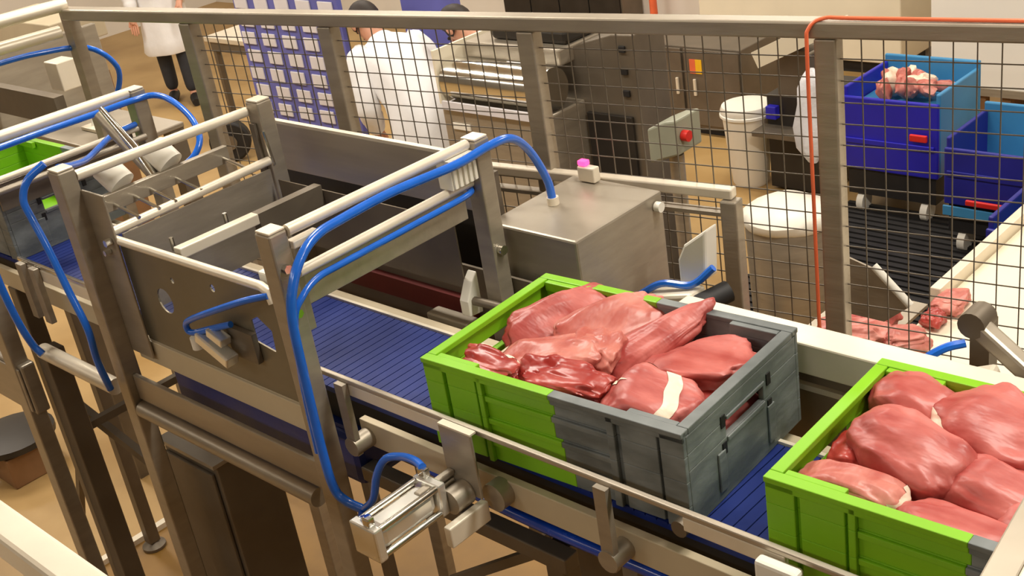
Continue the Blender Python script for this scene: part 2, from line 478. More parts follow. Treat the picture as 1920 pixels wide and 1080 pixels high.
# ------------------------------------------------------------------ valve, cylinder and their plates
vl = thing('pneumatic_valve', 'small shiny pneumatic valve below the blue hose loop on the guide box', 'valve', (-0.62, -0.06, 1.72))
b = nb(); beam(b, (-0.70, -0.075, 1.770), (-0.585, -0.075, 1.728), .035, .028); obj('valve_body', b, 'alu', vl, bevel=.004)
b = nb(); beam(b, (-0.655, -0.07, 1.79), (-0.60, -0.07, 1.772), .03, .022); obj('valve_cap', b, 'alu', vl, bevel=.003)
b = nb(); tube(b, [(-0.735, -0.07, 1.752), (-0.735, -0.07, 1.722)], .015, 12); obj('fitting', b, 'white', vl, smooth=True)
b = nb(); bx(b, -0.62, -0.52, -0.05, -0.036, 1.725, 1.80); obj('mount', b, 'steel_dark', vl)

pc = thing('pneumatic_cylinder', 'bright polished pneumatic cylinder sticking out below the green crate corner', 'cylinder', (0.0, 0.0, 0.0))
def along_y(name, mat, x, z, y0, y1, r, n=18):
    return part_tube(name, mat, pc, [(x, y0, z), (x, y1, z)], r, n)
b = nb(); bx(b, 0.034, 0.086, -0.265, -0.125, 1.604, 1.656)
obj('barrel', b, 'alu', pc, bevel=.014)
for dz in (-.028, .028):
    for dx in (-.028, .028):
        along_y('tie_rod', 'chrome', 0.06 + dx, 1.63 + dz, -.27, -.105, .007, 10)
b = nb(); bx(b, 0.024, 0.096, -0.286, -0.265, 1.594, 1.666); obj('end_cap', b, 'alu', pc, bevel=.004)
b = nb(); bx(b, 0.024, 0.096, -0.125, -0.105, 1.594, 1.666); obj('end_cap', b, 'alu', pc, bevel=.004)
along_y('piston_rod', 'chrome', 0.06, 1.63, -.105, -.06, .011)
b = nb(); bx(b, 0.06, 0.08, -0.282, -0.266, 1.666, 1.684); obj('port_fitting', b, 'chrome', pc, bevel=.003)
b = nb(); bx(b, 0.035, 0.058, -0.12, -0.105, 1.666, 1.686); obj('port_fitting', b, 'chrome', pc, bevel=.003)
pc.location = (0.038, 0.0, 0.014)
pl = thing('cylinder_mount', 'flat steel mounting plate with pivot holding the polished cylinder to the rail', 'bracket', (0.13, -0.05, 1.6))
part_box('plate', 'steel', pl, 0.088, 0.176, -0.059, -0.053, 1.625, 1.768, bevel=.002)
part_box('plate_flange', 'steel_pale', pl, 0.088, 0.176, -0.059, -0.043, 1.768, 1.772)
b = nb(); tube(b, [(0.135, -0.105, 1.632), (0.135, -0.06, 1.632)], .026, 20); obj('pivot', b, 'steel', pl, smooth=True)
b = nb(); beam(b, (0.168, -0.150, 1.592), (0.168, -0.045, 1.592), .018, .045); obj('link_bar', b, 'steel_pale', pl, bevel=.003)
b = nb(); beam(b, (0.105, -0.155, 1.668), (0.105, -0.060, 1.668), .016, .012); obj('link_bar', b, 'steel', pl, bevel=.003)

# ------------------------------------------------------------------ blue hoses
def hose(label, pts, r=0.0085, mat='hose', k=6):
    b = nb(); tube(b, catmull(pts, k), r, 10)
    return tag(obj('air_hose', b, mat, smooth=True), label, 'hose', None)
hose('thick blue hose from the grey motor cover along the upper rod and down the post',
     [(-0.262, 0.70, 1.862), (-0.262, 0.69, 1.93), (-0.262, 0.645, 2.02), (-0.25, 0.58, 2.075), (-0.243, 0.50, 2.086), (-0.248, 0.40, 2.078), (-0.256, 0.21, 2.084),
      (-0.25, 0.06, 2.082), (-0.245, 0.0, 2.078), (-0.235, -0.05, 2.06), (-0.228, -0.09, 2.02), (-0.228, -0.115, 1.95), (-0.235, -0.118, 1.81), (-0.24, -0.118, 1.615),
      (-0.235, -0.115, 1.53), (-0.205, -0.11, 1.505), (-0.16, -0.105, 1.50)], 0.0105)
hose('blue hose running under the lower cross rod above the empty belt',
     [(-0.32, 0.545, 1.965), (-0.318, 0.48, 1.985), (-0.27, 0.44, 1.988), (-0.262, 0.25, 1.988), (-0.258, 0.05, 1.988), (-0.252, -0.02, 1.988), (-0.243, -0.072, 1.97), (-0.245, -0.10, 1.93),
      (-0.25, -0.115, 1.80), (-0.257, -0.118, 1.62)], 0.0075)
hose('blue hose looping from the post foot up to the polished cylinder',
     [(-0.16, -0.105, 1.50), (-0.115, -0.105, 1.545), (-0.09, -0.10, 1.61), (-0.06, -0.09, 1.655), (-0.01, -0.085, 1.675), (0.05, -0.10, 1.695), (0.084, -0.112, 1.70)], 0.0085)
hose('short dark blue hose beneath the cylinder loop',
     [(-0.16, -0.112, 1.495), (-0.10, -0.16, 1.515), (-0.02, -0.20, 1.58), (0.06, -0.255, 1.66), (0.108, -0.273, 1.695)], 0.008, 'hose_dark')
hose('dark blue hose bundle under the side beam below the rail',
     [(-0.18, 0.035, 1.555), (-0.05, 0.04, 1.535), (0.09, 0.045, 1.515), (0.3, 0.045, 1.512), (0.52, 0.045, 1.518), (0.9, 0.045, 1.515), (1.7, 0.045, 1.515)], 0.012, 'hose_dark')
hose('blue hose hanging in front of the post with the white rollers',
     [(-1.25, -0.07, 2.115), (-1.27, -0.115, 2.085), (-1.275, -0.14, 2.04), (-1.262, -0.14, 1.99), (-1.23, -0.14, 1.92), (-1.19, -0.14, 1.80), (-1.155, -0.14, 1.70), (-1.175, -0.135, 1.60), (-1.19, -0.12, 1.50)], 0.010)
hose('blue hose hanging down at the left picture edge',
     [(-1.80, -0.13, 2.06), (-1.72, -0.14, 1.96), (-1.66, -0.14, 1.84), (-1.64, -0.14, 1.70), (-1.625, -0.135, 1.60), (-1.62, -0.12, 1.52), (-1.60, -0.11, 1.49)], 0.011)
hose('blue hose along the left frame rod arching over to the white rollers',
     [(-1.755, -0.07, 2.055), (-1.755, 0.15, 2.055), (-1.755, 0.35, 2.052), (-1.76, 0.47, 2.05), (-1.73, 0.53, 2.05), (-1.63, 0.53, 2.04), (-1.53, 0.52, 2.0), (-1.48, 0.50, 1.95), (-1.47, 0.46, 1.91), (-1.50, 0.42, 1.885), (-1.56, 0.38, 1.88)], 0.010)
hose('blue hose crossing behind the left post to the lower rods',
     [(-1.20, -0.06, 2.108), (-1.30, 0.02, 2.07), (-1.43, 0.12, 2.03), (-1.60, 0.25, 2.00), (-1.72, 0.36, 1.985), (-1.77, 0.46, 1.975)], 0.009)
hose('thin blue hose curling behind the white rollers',
     [(-1.27, 0.0, 1.975), (-1.26, 0.04, 1.962), (-1.25, 0.08, 1.945), (-1.24, 0.12, 1.94)], 0.006)
hose('blue hose lying along the dark guard on the far side of the belt',
     [(-1.22, 0.52, 1.828), (-1.0, 0.52, 1.822), (-0.7, 0.52, 1.828), (-0.45, 0.52, 1.828)], 0.009)
hose('small blue hose loop on the guide box',
     [(-0.408, -0.048, 1.925), (-0.48, -0.07, 1.905), (-0.60, -0.085, 1.858), (-0.70, -0.088, 1.815), (-0.728, -0.088, 1.795), (-0.728, -0.085, 1.775), (-0.70, -0.08, 1.778), (-0.65, -0.07, 1.795), (-0.585, -0.055, 1.815)], 0.008)

# ------------------------------------------------------------------ motor cover, guard panels, sensors
mc = thing('motor_cover', 'boxy grey steel motor cover beside the fence behind the meat crate', 'machine cover', (-0.2, 0.72, 1.2))
b = nb(); bx(b, -0.345, -0.064, 0.55, 0.875, 1.35, 1.860); obj('housing', b, 'steel', mc, bevel=.006)
part_box('housing_base', 'steel_dark', mc, -0.33, -0.08, 0.57, 0.86, 0.02, 1.35)
for p in ((-0.055, .60, 1.40), (-0.055, .86, 1.40)):
    b = nb(); tube(b, [(-0.062, p[1], p[2]), (-0.054, p[1], p[2])], .008, 10); obj('screw', b, 'chrome', mc)
b = nb(); tube(b, [(-0.262, 0.70, 1.8605), (-0.262, 0.70, 1.88)], .015, 12); obj('hose_fitting', b, 'steel_pale', mc, smooth=True)
part_tube('cable_knob', 'white', mc, [(-0.061, .845, 1.83), (-0.045, .845, 1.83)], .013, 12)
sn = thing('indicator_sensor', 'small grey sensor with glowing red light on top of the motor cover', 'sensor', (-0.27, 0.86, 1.856))
part_box('sensor_body', 'steel_pale', sn, -0.30, -0.245, 0.84, 0.865, 1.862, 1.902, bevel=.004)
part_box('sensor_light', 'lamp', sn, -0.298, -0.272, 0.842, 0.862, 1.903, 1.917, bevel=.003, label='red indicator light')

gp = thing('guard_panel', 'long blank beige guard panel behind the guide box', 'panel', (-0.9, 0.6, 0))
part_box('panel_sheet', 'steel_x', gp, -1.27, -0.36, 0.600, 0.606, 1.852, 1.995, bevel=.002)
part_box('panel_rim', 'steel_pale', gp, -1.27, -0.36, 0.596, 0.612, 1.996, 2.004)
part_box('lower_sheet', 'dark_metal', gp, -1.27, -0.36, 0.608, 0.614, 0.9, 1.851)
part_box('panel_leg', 'steel_dark', gp, -1.26, -1.22, 0.616, 0.65, 0.0, 1.95)
part_box('panel_leg', 'steel_dark', gp, -0.42, -0.385, 0.616, 0.65, 0.0, 1.95)

ss = thing('photo_sensor', 'white plastic sensor bracket with grey rod behind the empty belt', 'sensor', (-0.34, 0.45, 1.64))
b = nb(); prism(b, [(0.43, 1.66), (0.475, 1.655), (0.475, 1.765), (0.455, 1.745), (0.43, 1.70)], lambda u, v, t: (-0.36 + t, u, v), .03)
obj('bracket', b, 'white', ss, bevel=.003)
part_tube('rod', 'steel_dark', ss, [(-0.33, 0.452, 1.695), (-0.20, 0.452, 1.70)], .011, 10)

def far_actuator(ox, oy, oz, label):
    t = thing('swing_actuator', label, 'actuator', (ox, oy, oz))
    b = nb(); prism(b, [(0, 0.03), (0.075, .06), (0.085, .19), (0.02, .14), (0.0, .10)], lambda u, v, k: (ox + u, oy + k, oz + v), .05)
    obj('white_cover', b, 'white', t, bevel=.006)
    b = nb(); beam(b, (ox - .06, oy - .03, oz + .0), (ox + .07, oy - .02, oz + .03), .06, .035); obj('bracket', b, 'steel_pale', t, bevel=.008)
    b = nb(); tube(b, [(ox + .075, oy - .05, oz + .015), (ox + .115, oy + .03, oz + .03)], .026, 14); obj('end_buffer', b, 'black', t, smooth=True)
    b = nb(); tube(b, catmull([(ox - .10, oy - .04, oz + .0), (ox - .03, oy - .03, oz + .045), (ox + .05, oy - .02, oz + .055), (ox + .10, oy, oz + .10)]), .009, 8); obj('hose', b, 'hose', t, smooth=True)
    return t
far_actuator(0.07, 0.74, 1.66, 'white covered actuator with blue hose beside the motor cover')
ar = thing('swing_actuator', 'grey arm with blue hose and black block behind the right hand crate', 'actuator', (0.8, 0.78, 1.6))
b = nb(); beam(b, (0.70, 0.70, 1.62), (0.83, 0.72, 1.67), .07, .035); obj('bracket', b, 'steel_pale', ar, bevel=.01)
b = nb(); beam(b, (0.74, 0.80, 1.74), (0.92, 0.74, 1.66), .035, .04); obj('arm', b, 'steel', ar, bevel=.008)
b = nb(); tube(b, [(0.755, 0.77, 1.74), (0.755, 0.83, 1.74)], .028, 16); obj('pivot', b, 'steel_dark', ar, smooth=True)
b = nb(); bx(b, 0.83, 0.90, 0.66, 0.71, 1.60, 1.655); obj('buffer_block', b, 'black', ar, bevel=.012)
b = nb(); tube(b, catmull([(0.64, 0.70, 1.60), (0.67, 0.72, 1.655), (0.71, 0.745, 1.69), (0.745, 0.77, 1.70)]), .009, 8); obj('hose', b, 'hose', ar, smooth=True)
part_box('stand', 'steel_dark', ar, 0.74, 0.78, 0.80, 0.84, 0.0, 1.735)

# ------------------------------------------------------------------ chute cabinet under the conveyor, floor cabinets
cc = thing('drip_cabinet', 'dark sheet metal cabinet standing below the gate frames', 'cabinet', (-1.1, 0.1, 0))
part_box('body', 'steel_dark', cc, -1.285, -1.01, 0.015, 0.20, 0.04, 1.23, bevel=.004)
part_box('door', 'steel_dark', cc, -1.275, -1.03, 0.004, 0.014, 0.10, 1.20, bevel=.003)
part_box('top_flange', 'steel', cc, -1.285, -1.0, 0.0, 0.05, 1.231, 1.243)
part_box('base', 'black', cc, -1.26, -1.04, 0.03, 0.19, 0.0, 0.04)
jb = thing('junction_box', 'grey enclosure at the left edge below the hanging blue hose', 'box', (-1.9, -0.1, 1.2))
part_box('enclosure', 'steel', jb, -2.02, -1.76, -0.13, -0.085, 1.24, 1.41, bevel=.006)
part_box('lid', 'steel', jb, -2.01, -1.77, -0.137, -0.131, 1.25, 1.40, bevel=.003)
rl = thing('hose_reel', 'dark disc shaped drum on a wooden block on the ochre floor', 'drum', (-3.75, 0.42, 0))
b = nb(); lathe(b, [(0.14, .16), (.20, .17), (.20, .20), (.12, .215), (.03, .217)], 26, (-3.78, .40, 0)); obj('disc', b, 'dark_metal', rl, smooth=True)
part_box('block', 'brown', rl, -3.86, -3.62, 0.28, 0.5, 0.0, 0.16, bevel=.006)

# ------------------------------------------------------------------ crates and meat
CLEN, CWID, CHGT = 0.6, 0.4, 0.2

def make_crate(label, loc, rz, two_tone=True):
    t = thing('meat_crate', label, 'crate', loc, 'plastic crates on the belt', rz)
    bg, bk = nb(), nb()
    def seg(x0, x1, y0, y1, z0, z1, sp):
        if not two_tone:
            sp = 2.0
        if x1 <= sp:
            bx(bg, x0, x1, y0, y1, z0, z1)
        elif x0 >= sp:
            bx(bk, x0, x1, y0, y1, z0, z1)
        else:
            bx(bg, x0, sp, y0, y1, z0, z1)
            bx(bk, sp, x1, y0, y1, z0, z1)
    bands = ((0, .05, .345), (.05, .10, .328), (.10, .15, .312), (.15, .2, .318))
    for side in (0, 1):
        def yy(a, c):
            return (a, c) if side == 0 else (CWID - c, CWID - a)
        for z0, z1, sp in bands:
            if side:
                sp = .30
            seg(.012, .588, *yy(.014, .020), z0, z1, sp)                # thin core wall
            seg(.0, .050, *yy(.004, .014), z0, z1, sp)                  # corner pillar
            seg(.058, .132, *yy(.006, .014), z0 + (.004 if z0 == 0 else 0), z1, sp)   # flat raised block
            seg(.138, .150, *yy(.004, .014), z0, z1, sp)                # rib
            seg(.440, .456, *yy(.004, .014), z0, z1, sp)
            seg(.468, .545, *yy(.006, .014), z0 + (.004 if z0 == 0 else 0), z1, sp)
            seg(.552, .600, *yy(.004, .014), z0, z1, sp)
            seg(.150, .440, *yy(.008, .014), z1 - .014, z1 - .002, sp)  # horizontal ridge
        sp = .318 if side == 0 else .30
        seg(.0, .6, *yy(.0, .022), .190, .2005, sp)                     # rim lip
        seg(.0, .6, *yy(.004, .010), .178, .190, sp)
        # stacking ledges inside the rim
        seg(.024, .125, *yy(.0225, .036), .178, .199, sp)
        seg(.475, .576, *yy(.0225, .036), .178, .199, sp)
    for end in (0, 1):
        x0, x1 = (0.0, .012) if end == 0 else (.588, .6)
        xi0, xi1 = (.004, .012) if end == 0 else (.588, .596)
        sp = .31
        seg(x0, x1, .014, .386, 0, .118, sp)
        seg(x0, x1, .014, .135, .118, .152, sp)
        seg(x0, x1, .265, .386, .118, .152, sp)
        seg(x0, x1, .014, .386, .152, .188, sp)
        rx = (0.0, .022) if end == 0 else (.578, .600)
        seg(rx[0], rx[1], .0225, .3775, .188, .2005, sp)
        e0, e1 = (-.004, .0) if end == 0 else (.600, .604)
        seg(e0, e1, .135, .265, .108, .118, sp)
        seg(e0, e1, .135, .265, .152, .160, sp)
        for y0 in (.100, .272):
            seg(e0, e1, y0, y0 + .024, .020, .10, sp)
    seg(.012, .588, .02, .38, .004, .012, .31)                          # bottom
    g = obj('green_half', bg, 'green', t, local=True, bevel=.0018, label='bright green plastic half')
    if two_tone:
        k = obj('grey_half', bk, 'grey', t, local=True, bevel=.0018, label='scuffed grey plastic half')
        for y0, z0 in ((.118, .10), (.275, .10), (.118, .155), (.275, .155)):
            dk = nb()
            bx(dk, .6005, .6025, y0, y0 + .013, z0 - .012, z0 + .012)
            obj('end_slot', dk, 'black', t, local=True)
    else:
        bk.free()
    return t

R1, R2 = math.radians(3.08), math.radians(1.8)
make_crate('half green half grey meat crate in the middle, full of raw meat', (0, 0, ZB), R1)
make_crate('green meat crate at the right edge full of smooth meat pieces', (0.773, 0.004, ZB), R2)
make_crate('partly hidden green crate at the left edge behind the gate frame', (-2.52, 0.02, ZB), math.radians(1.0))

def meat(label, c, size, rot, seed, mat='meat', amp=0.18, pw=0.75, fat=None, edge=None, group='meat pieces in the middle crate', taper=0.0, sub=5):
    """an irregular slab of meat: squashed rounded block pushed about by noise"""
    b = nb()
    bmesh.ops.create_icosphere(b, subdivisions=sub, radius=1.0)
    off = Vector((seed * 3.7, seed * 1.3, seed * 2.1))
    for v in b.verts:
        p = v.co.copy()
        q = Vector([math.copysign(abs(a) ** pw, a) for a in p])
        n1 = noise.noise(p * 1.1 + off)
        n2 = noise.noise(p * 2.6 + off * 1.7)
        n3 = noise.noise(Vector((p.x * 3, p.y * 9, p.z * 5)) + off)
        n4 = noise.noise(Vector((p.x * 5, p.y * 14, p.z * 11)) + off * 1.3)
        q *= 1 + amp * 1.3 * n1 + amp * 0.6 * n2 + amp * 0.2 * n3 + amp * 0.09 * n4
        q.z += 0.28 * noise.noise(Vector((p.x * 1.7, p.y * 1.7, 0)) + off * 2.3)
        k = 1 - taper * 0.5 * (q.x + 1)
        v.co = Vector((q.x * size[0], q.y * size[1] * k, q.z * size[2] * (0.5 + 0.5 * k)))
    E3 = Matrix.Rotation(rot[2], 3, 'Z') @ Matrix.Rotation(rot[1], 3, 'Y') @ Matrix.Rotation(rot[0], 3, 'X')
    fb = None
    def strip(planes, push):
        fb = b.copy()
        def wob(p):
            return 0.0075 * math.sin(p.y * 38 + seed) + 0.0035 * math.sin(p.y * 95 + p.z * 60 + seed)
        for v in fb.verts:
            v.co.x -= wob(v.co)
        for co, no in planes:
            bmesh.ops.bisect_plane(fb, geom=fb.verts[:] + fb.edges[:] + fb.faces[:], plane_co=co, plane_no=no, clear_outer=True)
        for v in fb.verts:
            v.co.x += wob(v.co)
        fb.normal_update()
        for v in fb.verts:
            v.co += v.normal * push
        return fb
    parts = []
    if fat:
        (ax, ay), cst, hw = fat
        n_ = Vector((ax, ay, 0)).normalized()
        lowz = (Vector((0, 0, -size[2] * .5)), Vector((0, 0, -1)))
        parts.append(strip([(n_ * (cst + hw), n_), (n_ * (cst - hw), -n_), lowz], .0016))
        n2_ = Vector((ax - .8, ay + .35, 0)).normalized()
        parts.append(strip([(n2_ * -.012, n2_), (n2_ * -.026, -n2_), (n_ * cst, n_), (Vector((0, size[1] * .05, 0)), Vector((0, -1, 0))), lowz], .0013))
    if edge:
        (ax, ay), lo_ = edge
        n_ = Vector((ax, ay, 0)).normalized()
        parts.append(strip([(n_ * lo_, -n_), (Vector((0, 0, size[2] * .75)), Vector((0, 0, 1))), (Vector((0, 0, -size[2] * .75)), Vector((0, 0, -1)))], .0012))
    for v in b.verts:
        v.co = E3 @ v.co
    o = obj('meat_piece', b, mat, smooth=True)
    o.location = c
    tag(o, label, 'meat', group)
    for fb in parts:
        for v in fb.verts:
            v.co = E3 @ v.co
        f = obj('fat_layer', fb, 'fat', smooth=True, label='white fat')
        f.parent = o
    return o

D = math.radians
meat('long pink slab leaning on the green back left corner of the crate', (0.098, 0.305, 1.822), (.122, .058, .024), (D(30), D(-8), D(62)), 1, 'meat')
meat('long pink slab second from the left along the far crate wall', (0.212, 0.312, 1.825), (.124, .060, .026), (D(28), D(-10), D(62)), 2, 'meat_pale', taper=.15)
meat('narrow pointed slab rising to a tip at the far grey wall', (0.332, 0.308, 1.822), (.140, .052, .030), (D(22), D(-18), D(62)), 3, 'meat', taper=.45)
meat('wide dark pink piece filling the far right corner of the crate', (0.465, 0.288, 1.812), (.105, .085, .040), (D(-2), D(-6), D(30)), 4, 'meat', amp=.2)
meat('pale pink rounded piece in the left middle of the crate', (0.192, 0.168, 1.818), (.108, .056, .040), (D(10), D(-8), D(28)), 5, 'meat_pale', edge=((-1, .2), .085))
meat('thin red trimming in the near left corner of the crate', (0.118, 0.078, 1.838), (.080, .034, .018), (D(18), D(0), D(-4)), 6, 'meat_red', amp=.35, edge=((0.2, 1), .028))
meat('ragged red piece at the front wall left of the fat striped joint', (0.285, 0.105, 1.828), (.095, .046, .032), (D(12), D(4), D(8)), 7, 'meat_red', amp=.34)
meat('big rounded joint with a white fat stripe at the front grey wall', (0.462, 0.135, 1.812), (.092, .076, .054), (D(10), D(4), D(8)), 8, 'meat', amp=.10, pw=.7, fat=((1, .28), .035, .0135), edge=((-.35, 1), .073))
meat('dark red piece low in the right end of the grey half', (0.515, 0.200, 1.772), (.038, .10, .036), (D(4), D(4), D(5)), 9, 'meat_red')
meat('lower layer meat slab under the middle of the crate', (0.20, 0.21, 1.735), (.17, .15, .05), (0, 0, 0), 10, 'meat', amp=.1)
meat('lower layer meat slab under the right of the crate', (0.43, 0.23, 1.735), (.135, .15, .045), (0, 0, 0), 11, 'meat', amp=.1)
meat('pale trimming standing between the two left slabs', (0.255, 0.23, 1.828), (.05, .055, .03), (D(10), D(0), D(20)), 13, 'meat_pale', amp=.25)

G2 = 'meat pieces in the right crate'
meat('smooth rounded piece in the back left corner of the right crate', (0.865, 0.335, 1.815), (.085, .060, .050), (D(6), D(6), D(-12)), 21, 'meat', amp=.1, pw=.7, group=G2, edge=((.9, .2), .062))
meat('large smooth piece with pale lower edge at the far side of the right crate', (1.005, 0.315, 1.825), (.105, .080, .050), (D(10), D(4), D(-20)), 22, 'meat', amp=.1, pw=.7, group=G2, edge=((-.3, -1), .070))
meat('thick oval piece in the middle of the right crate', (0.920, 0.200, 1.828), (.105, .066, .048), (D(6), D(8), D(-18)), 23, 'meat', amp=.1, pw=.7, group=G2)
meat('pink piece with white fat end in the near left corner of the right crate', (0.882, 0.085, 1.815), (.085, .042, .036), (D(-4), D(4), D(2)), 24, 'meat_pale', amp=.14, pw=.7, group=G2, edge=((1, .25), .062))
meat('flat pink piece along the near wall of the right crate', (1.055, 0.080, 1.805), (.11, .048, .034), (D(-4), D(3), D(0)), 25, 'meat', amp=.12, pw=.7, group=G2)
meat('piece with a dark crease at the right picture edge', (1.075, 0.185, 1.815), (.10, .058, .040), (D(0), D(4), D(-8)), 26, 'meat', amp=.12, pw=.7, group=G2)
meat('piece hidden under the others in the middle of the right crate', (0.96, 0.20, 1.745), (.15, .16, .05), (0, 0, 0), 27, 'meat', amp=.08, group=G2)
meat('piece hidden under the right end of the right crate', (1.20, 0.20, 1.775), (.14, .15, .07), (0, 0, 0), 28, 'meat', amp=.08, group=G2)
meat('small dark red piece beside the handle slot of the right crate', (0.825, 0.185, 1.80), (.035, .05, .036), (0, 0, 0), 29, 'meat_red', amp=.15, group=G2)

# ------------------------------------------------------------------ mesh fence
FO, FA = Vector((0.33, 1.0, 0)), math.radians(8)
fe = thing('mesh_fence', 'grey steel safety fence with square wire mesh behind the conveyor', 'fence', FO, None, FA)
ZT = 2.230
def fpost(u, z0=0.0, z1=ZT - .001, w_=.05):
    b = nb(); bx(b, u - w_ / 2, u + w_ / 2, -.022, .022, z0, z1)
    return obj('post', b, 'steel', fe, local=True, bevel=.004)
for u in (-2.08, -1.48, -0.785, 0.0, 1.15):
    fpost(u)
b = nb(); bx(b, -2.7, 1.3, -.024, .024, ZT, ZT + .038); obj('top_rail', b, 'steel', fe, local=True, bevel=.005)
b = nb(); bx(b, -1.12, -0.24, -.034, -.004, 1.836, 1.862); obj('mid_rail', b, 'steel_pale', fe, local=True, bevel=.004)
b = nb(); bx(b, -0.268, -0.225, -.045, -.005, 0.0, 1.835); obj('support_post', b, 'steel', fe, local=True, bevel=.004)
b = nb(); bx(b, -1.12, -0.24, -.034, -.004, 1.79, 1.80); obj('mid_rail', b, 'steel', fe, local=True)
def mesh_bay(u0, u1, z0, z1, pitch=0.047, r=0.0012):
    b = nb()
    n = int((u1 - u0) / pitch)
    for i in range(1, n + 1):
        u = u0 + i * (u1 - u0) / (n + 1)
        bx(b, u - r, u + r, -r, r, z0, z1)
    n = int((z1 - z0) / pitch)
    for i in range(1, n + 1):
        z = z1 - i * (z1 - z0) / (n + 1)
        bx(b, u0, u1, r, 3 * r, z - r, z + r)
    obj('wire_mesh', b, 'wire', fe, local=True, kind='stuff')
mesh_bay(-2.055, -1.505, 1.0, ZT)
mesh_bay(-1.455, -0.81, 1.0, ZT)
mesh_bay(-0.76, -0.025, 0.6, ZT)
mesh_bay(0.025, 1.125, 0.6, ZT, .050)
b = nb()
ob = [(-.034, -.035, 1.30), (-.034, -.035, 1.9), (-.034, -.035, 2.20), (-.03, -.03, 2.255), (0.0, -.016, 2.274), (.08, -.014, 2.274), (.5, -.012, 2.273), (1.25, -.012, 2.274)]
ob = [FO + Matrix.Rotation(FA, 3, 'Z') @ Vector(p) for p in ob]
tube(b, catmull(ob, 5), .0045, 8)
tag(obj('safety_cable', b, 'orange', smooth=True), 'thin orange cable along the fence top and down its post', 'cable')
# left return of the fence, towards the walkway, with hose clipped below
fr = thing('fence_return', 'pale double rail turning off the fence at the top left corner', 'rail', (-2.45, 0.5, 0))
part_tube('rail', 'steel_pale', fr, [(-2.34, .63, 2.28), (-2.52, -0.6, 2.28)], .022, 14)
part_tube('rail', 'steel_pale', fr, [(-2.38, .60, 2.19), (-2.54, -0.6, 2.19)], .022, 14)
part_tube('rail_tie', 'rack', fr, [(-2.46, .30, 2.31), (-2.46, .27, 2.15)], .008, 8)
part_box('post', 'steel', fr, -2.40, -2.35, .625, .665, 0, 2.25)
part_box('post', 'steel', fr, -2.57, -2.52, -0.64, -0.60, 0, 2.27)
hose('blue hose below the pale double rail at the top left corner',
     [(-2.53, -0.5, 2.15), (-2.47, 0.0, 2.145), (-2.44, 0.35, 2.14), (-2.42, .52, 2.135), (-2.38, .68, 2.11), (-2.37, .76, 2.02), (-2.42, .76, 1.92), (-2.46, .72, 1.86)], .010)
# tipping housing seen under it
tp = thing('tipping_unit', 'grey plate housing with white lever at the upper left', 'machine', (-2.9, 0.8, 0))
part_box('base_plate', 'steel', tp, -3.2, -2.45, .66, 1.0, 1.70, 1.72, bevel=.004)
part_box('side_plate', 'steel', tp, -3.25, -3.22, .55, 1.15, 1.55, 2.02, bevel=.004)
b = nb(); bx(b, -2.86, -2.76, .72, .80, 1.90, 2.01); obj('clamp_block', b, 'steel_pale', tp, bevel=.004)
part_tube('lever', 'white', tp, [(-2.78, .80, 1.722), (-2.78, .845, 1.85)], .012, 12)
part_box('lever_foot', 'steel_pale', tp, -2.83, -2.70, .77, .85, 1.721, 1.735, bevel=.003)
part_box('frame_leg', 'steel_dark', tp, -3.2, -3.14, .67, .73, 0, 1.70)
part_box('frame_leg', 'steel_dark', tp, -2.52, -2.46, .94, 1.0, 0, 1.70)
part_box('cross_plate', 'steel_dark', tp, -3.21, -2.60, .60, .64, 1.82, 1.93)

# ------------------------------------------------------------------ walkway railing near the camera
wr = thing('walkway_rail', 'pale square handrail cutting the lower left corner', 'handrail', (1.0, -0.93, 0))
b = nb(); bx(b, -1.6, 2.6, -0.932, -0.890, 2.158, 2.20); obj('rail', b, 'steel_pale', wr, bevel=.006)
part_box('post', 'steel', wr, 2.3, 2.34, -0.928, -0.894, 0, 2.157)
part_box('post', 'steel', wr, -1.5, -1.46, -0.928, -0.894, 0, 2.157)
b = nb(); bx(b, -1.6, 2.6, -0.925, -0.898, 1.90, 1.93); obj('rail', b, 'steel_dark', wr, bevel=.004)
br = thing('cross_beam', 'flat beige steel beam cutting the lower right corner', 'beam', (1.31, -0.4, 0))
b = nb(); beam(b, (1.357, -0.88, 2.195), (1.262, 0.02, 2.195), .030, .010); obj('flat_bar', b, 'steel', br, bevel=.002)
b = nb(); beam(b, (1.382, -0.88, 2.190), (1.287, 0.02, 2.190), .018, .026); obj('lip', b, 'steel_pale', br, bevel=.002)
part_box('post', 'steel', br, 1.36, 1.40, 0.56, 0.60, 0, 2.18)
b = nb(); beam(b, (1.275, 0.02, 2.185), (1.38, 0.58, 2.185), .05, .010); obj('flat_bar', b, 'steel', br)

# ------------------------------------------------------------------ white conveyor beyond the fence
wc = thing('white_conveyor', 'broad white plastic belt conveyor beyond the fence at the right', 'conveyor', (0.8, 2.0, 0))
ZW = 1.30
b = nb(); bx(b, 0.30, 1.15, 1.20, 3.6, ZW - .03, ZW); obj('belt', b, 'cream', wc, bevel=.01)
b = nb(); bx(b, 0.268, 0.298, 1.60, 3.6, ZW - .10, ZW + .035); obj('side_guard', b, 'steel_pale', wc, bevel=.003)
b = nb(); bx(b, 1.152, 1.18, 1.20, 3.6, ZW - .10, ZW + .035); obj('side_guard', b, 'steel_pale', wc, bevel=.003)
for xx in (0.30, 1.11):
    for yy in (1.35, 3.4):
        part_box('leg', 'steel_dark', wc, xx, xx + .05, yy, yy + .05, 0, ZW - .10)
tr = thing('catch_tray', 'grey sloping catch tray at the end of the white conveyor', 'tray', (0.25, 1.3, 0))
b = nb(); prism(b, [(0.22, 1.46), (0.36, 1.46), (0.425, 1.515), (0.335, 1.60), (0.22, 1.63)], lambda u, v, t: (u, 1.165 + t, v), .006); obj('back_sheet', b, 'steel', tr)
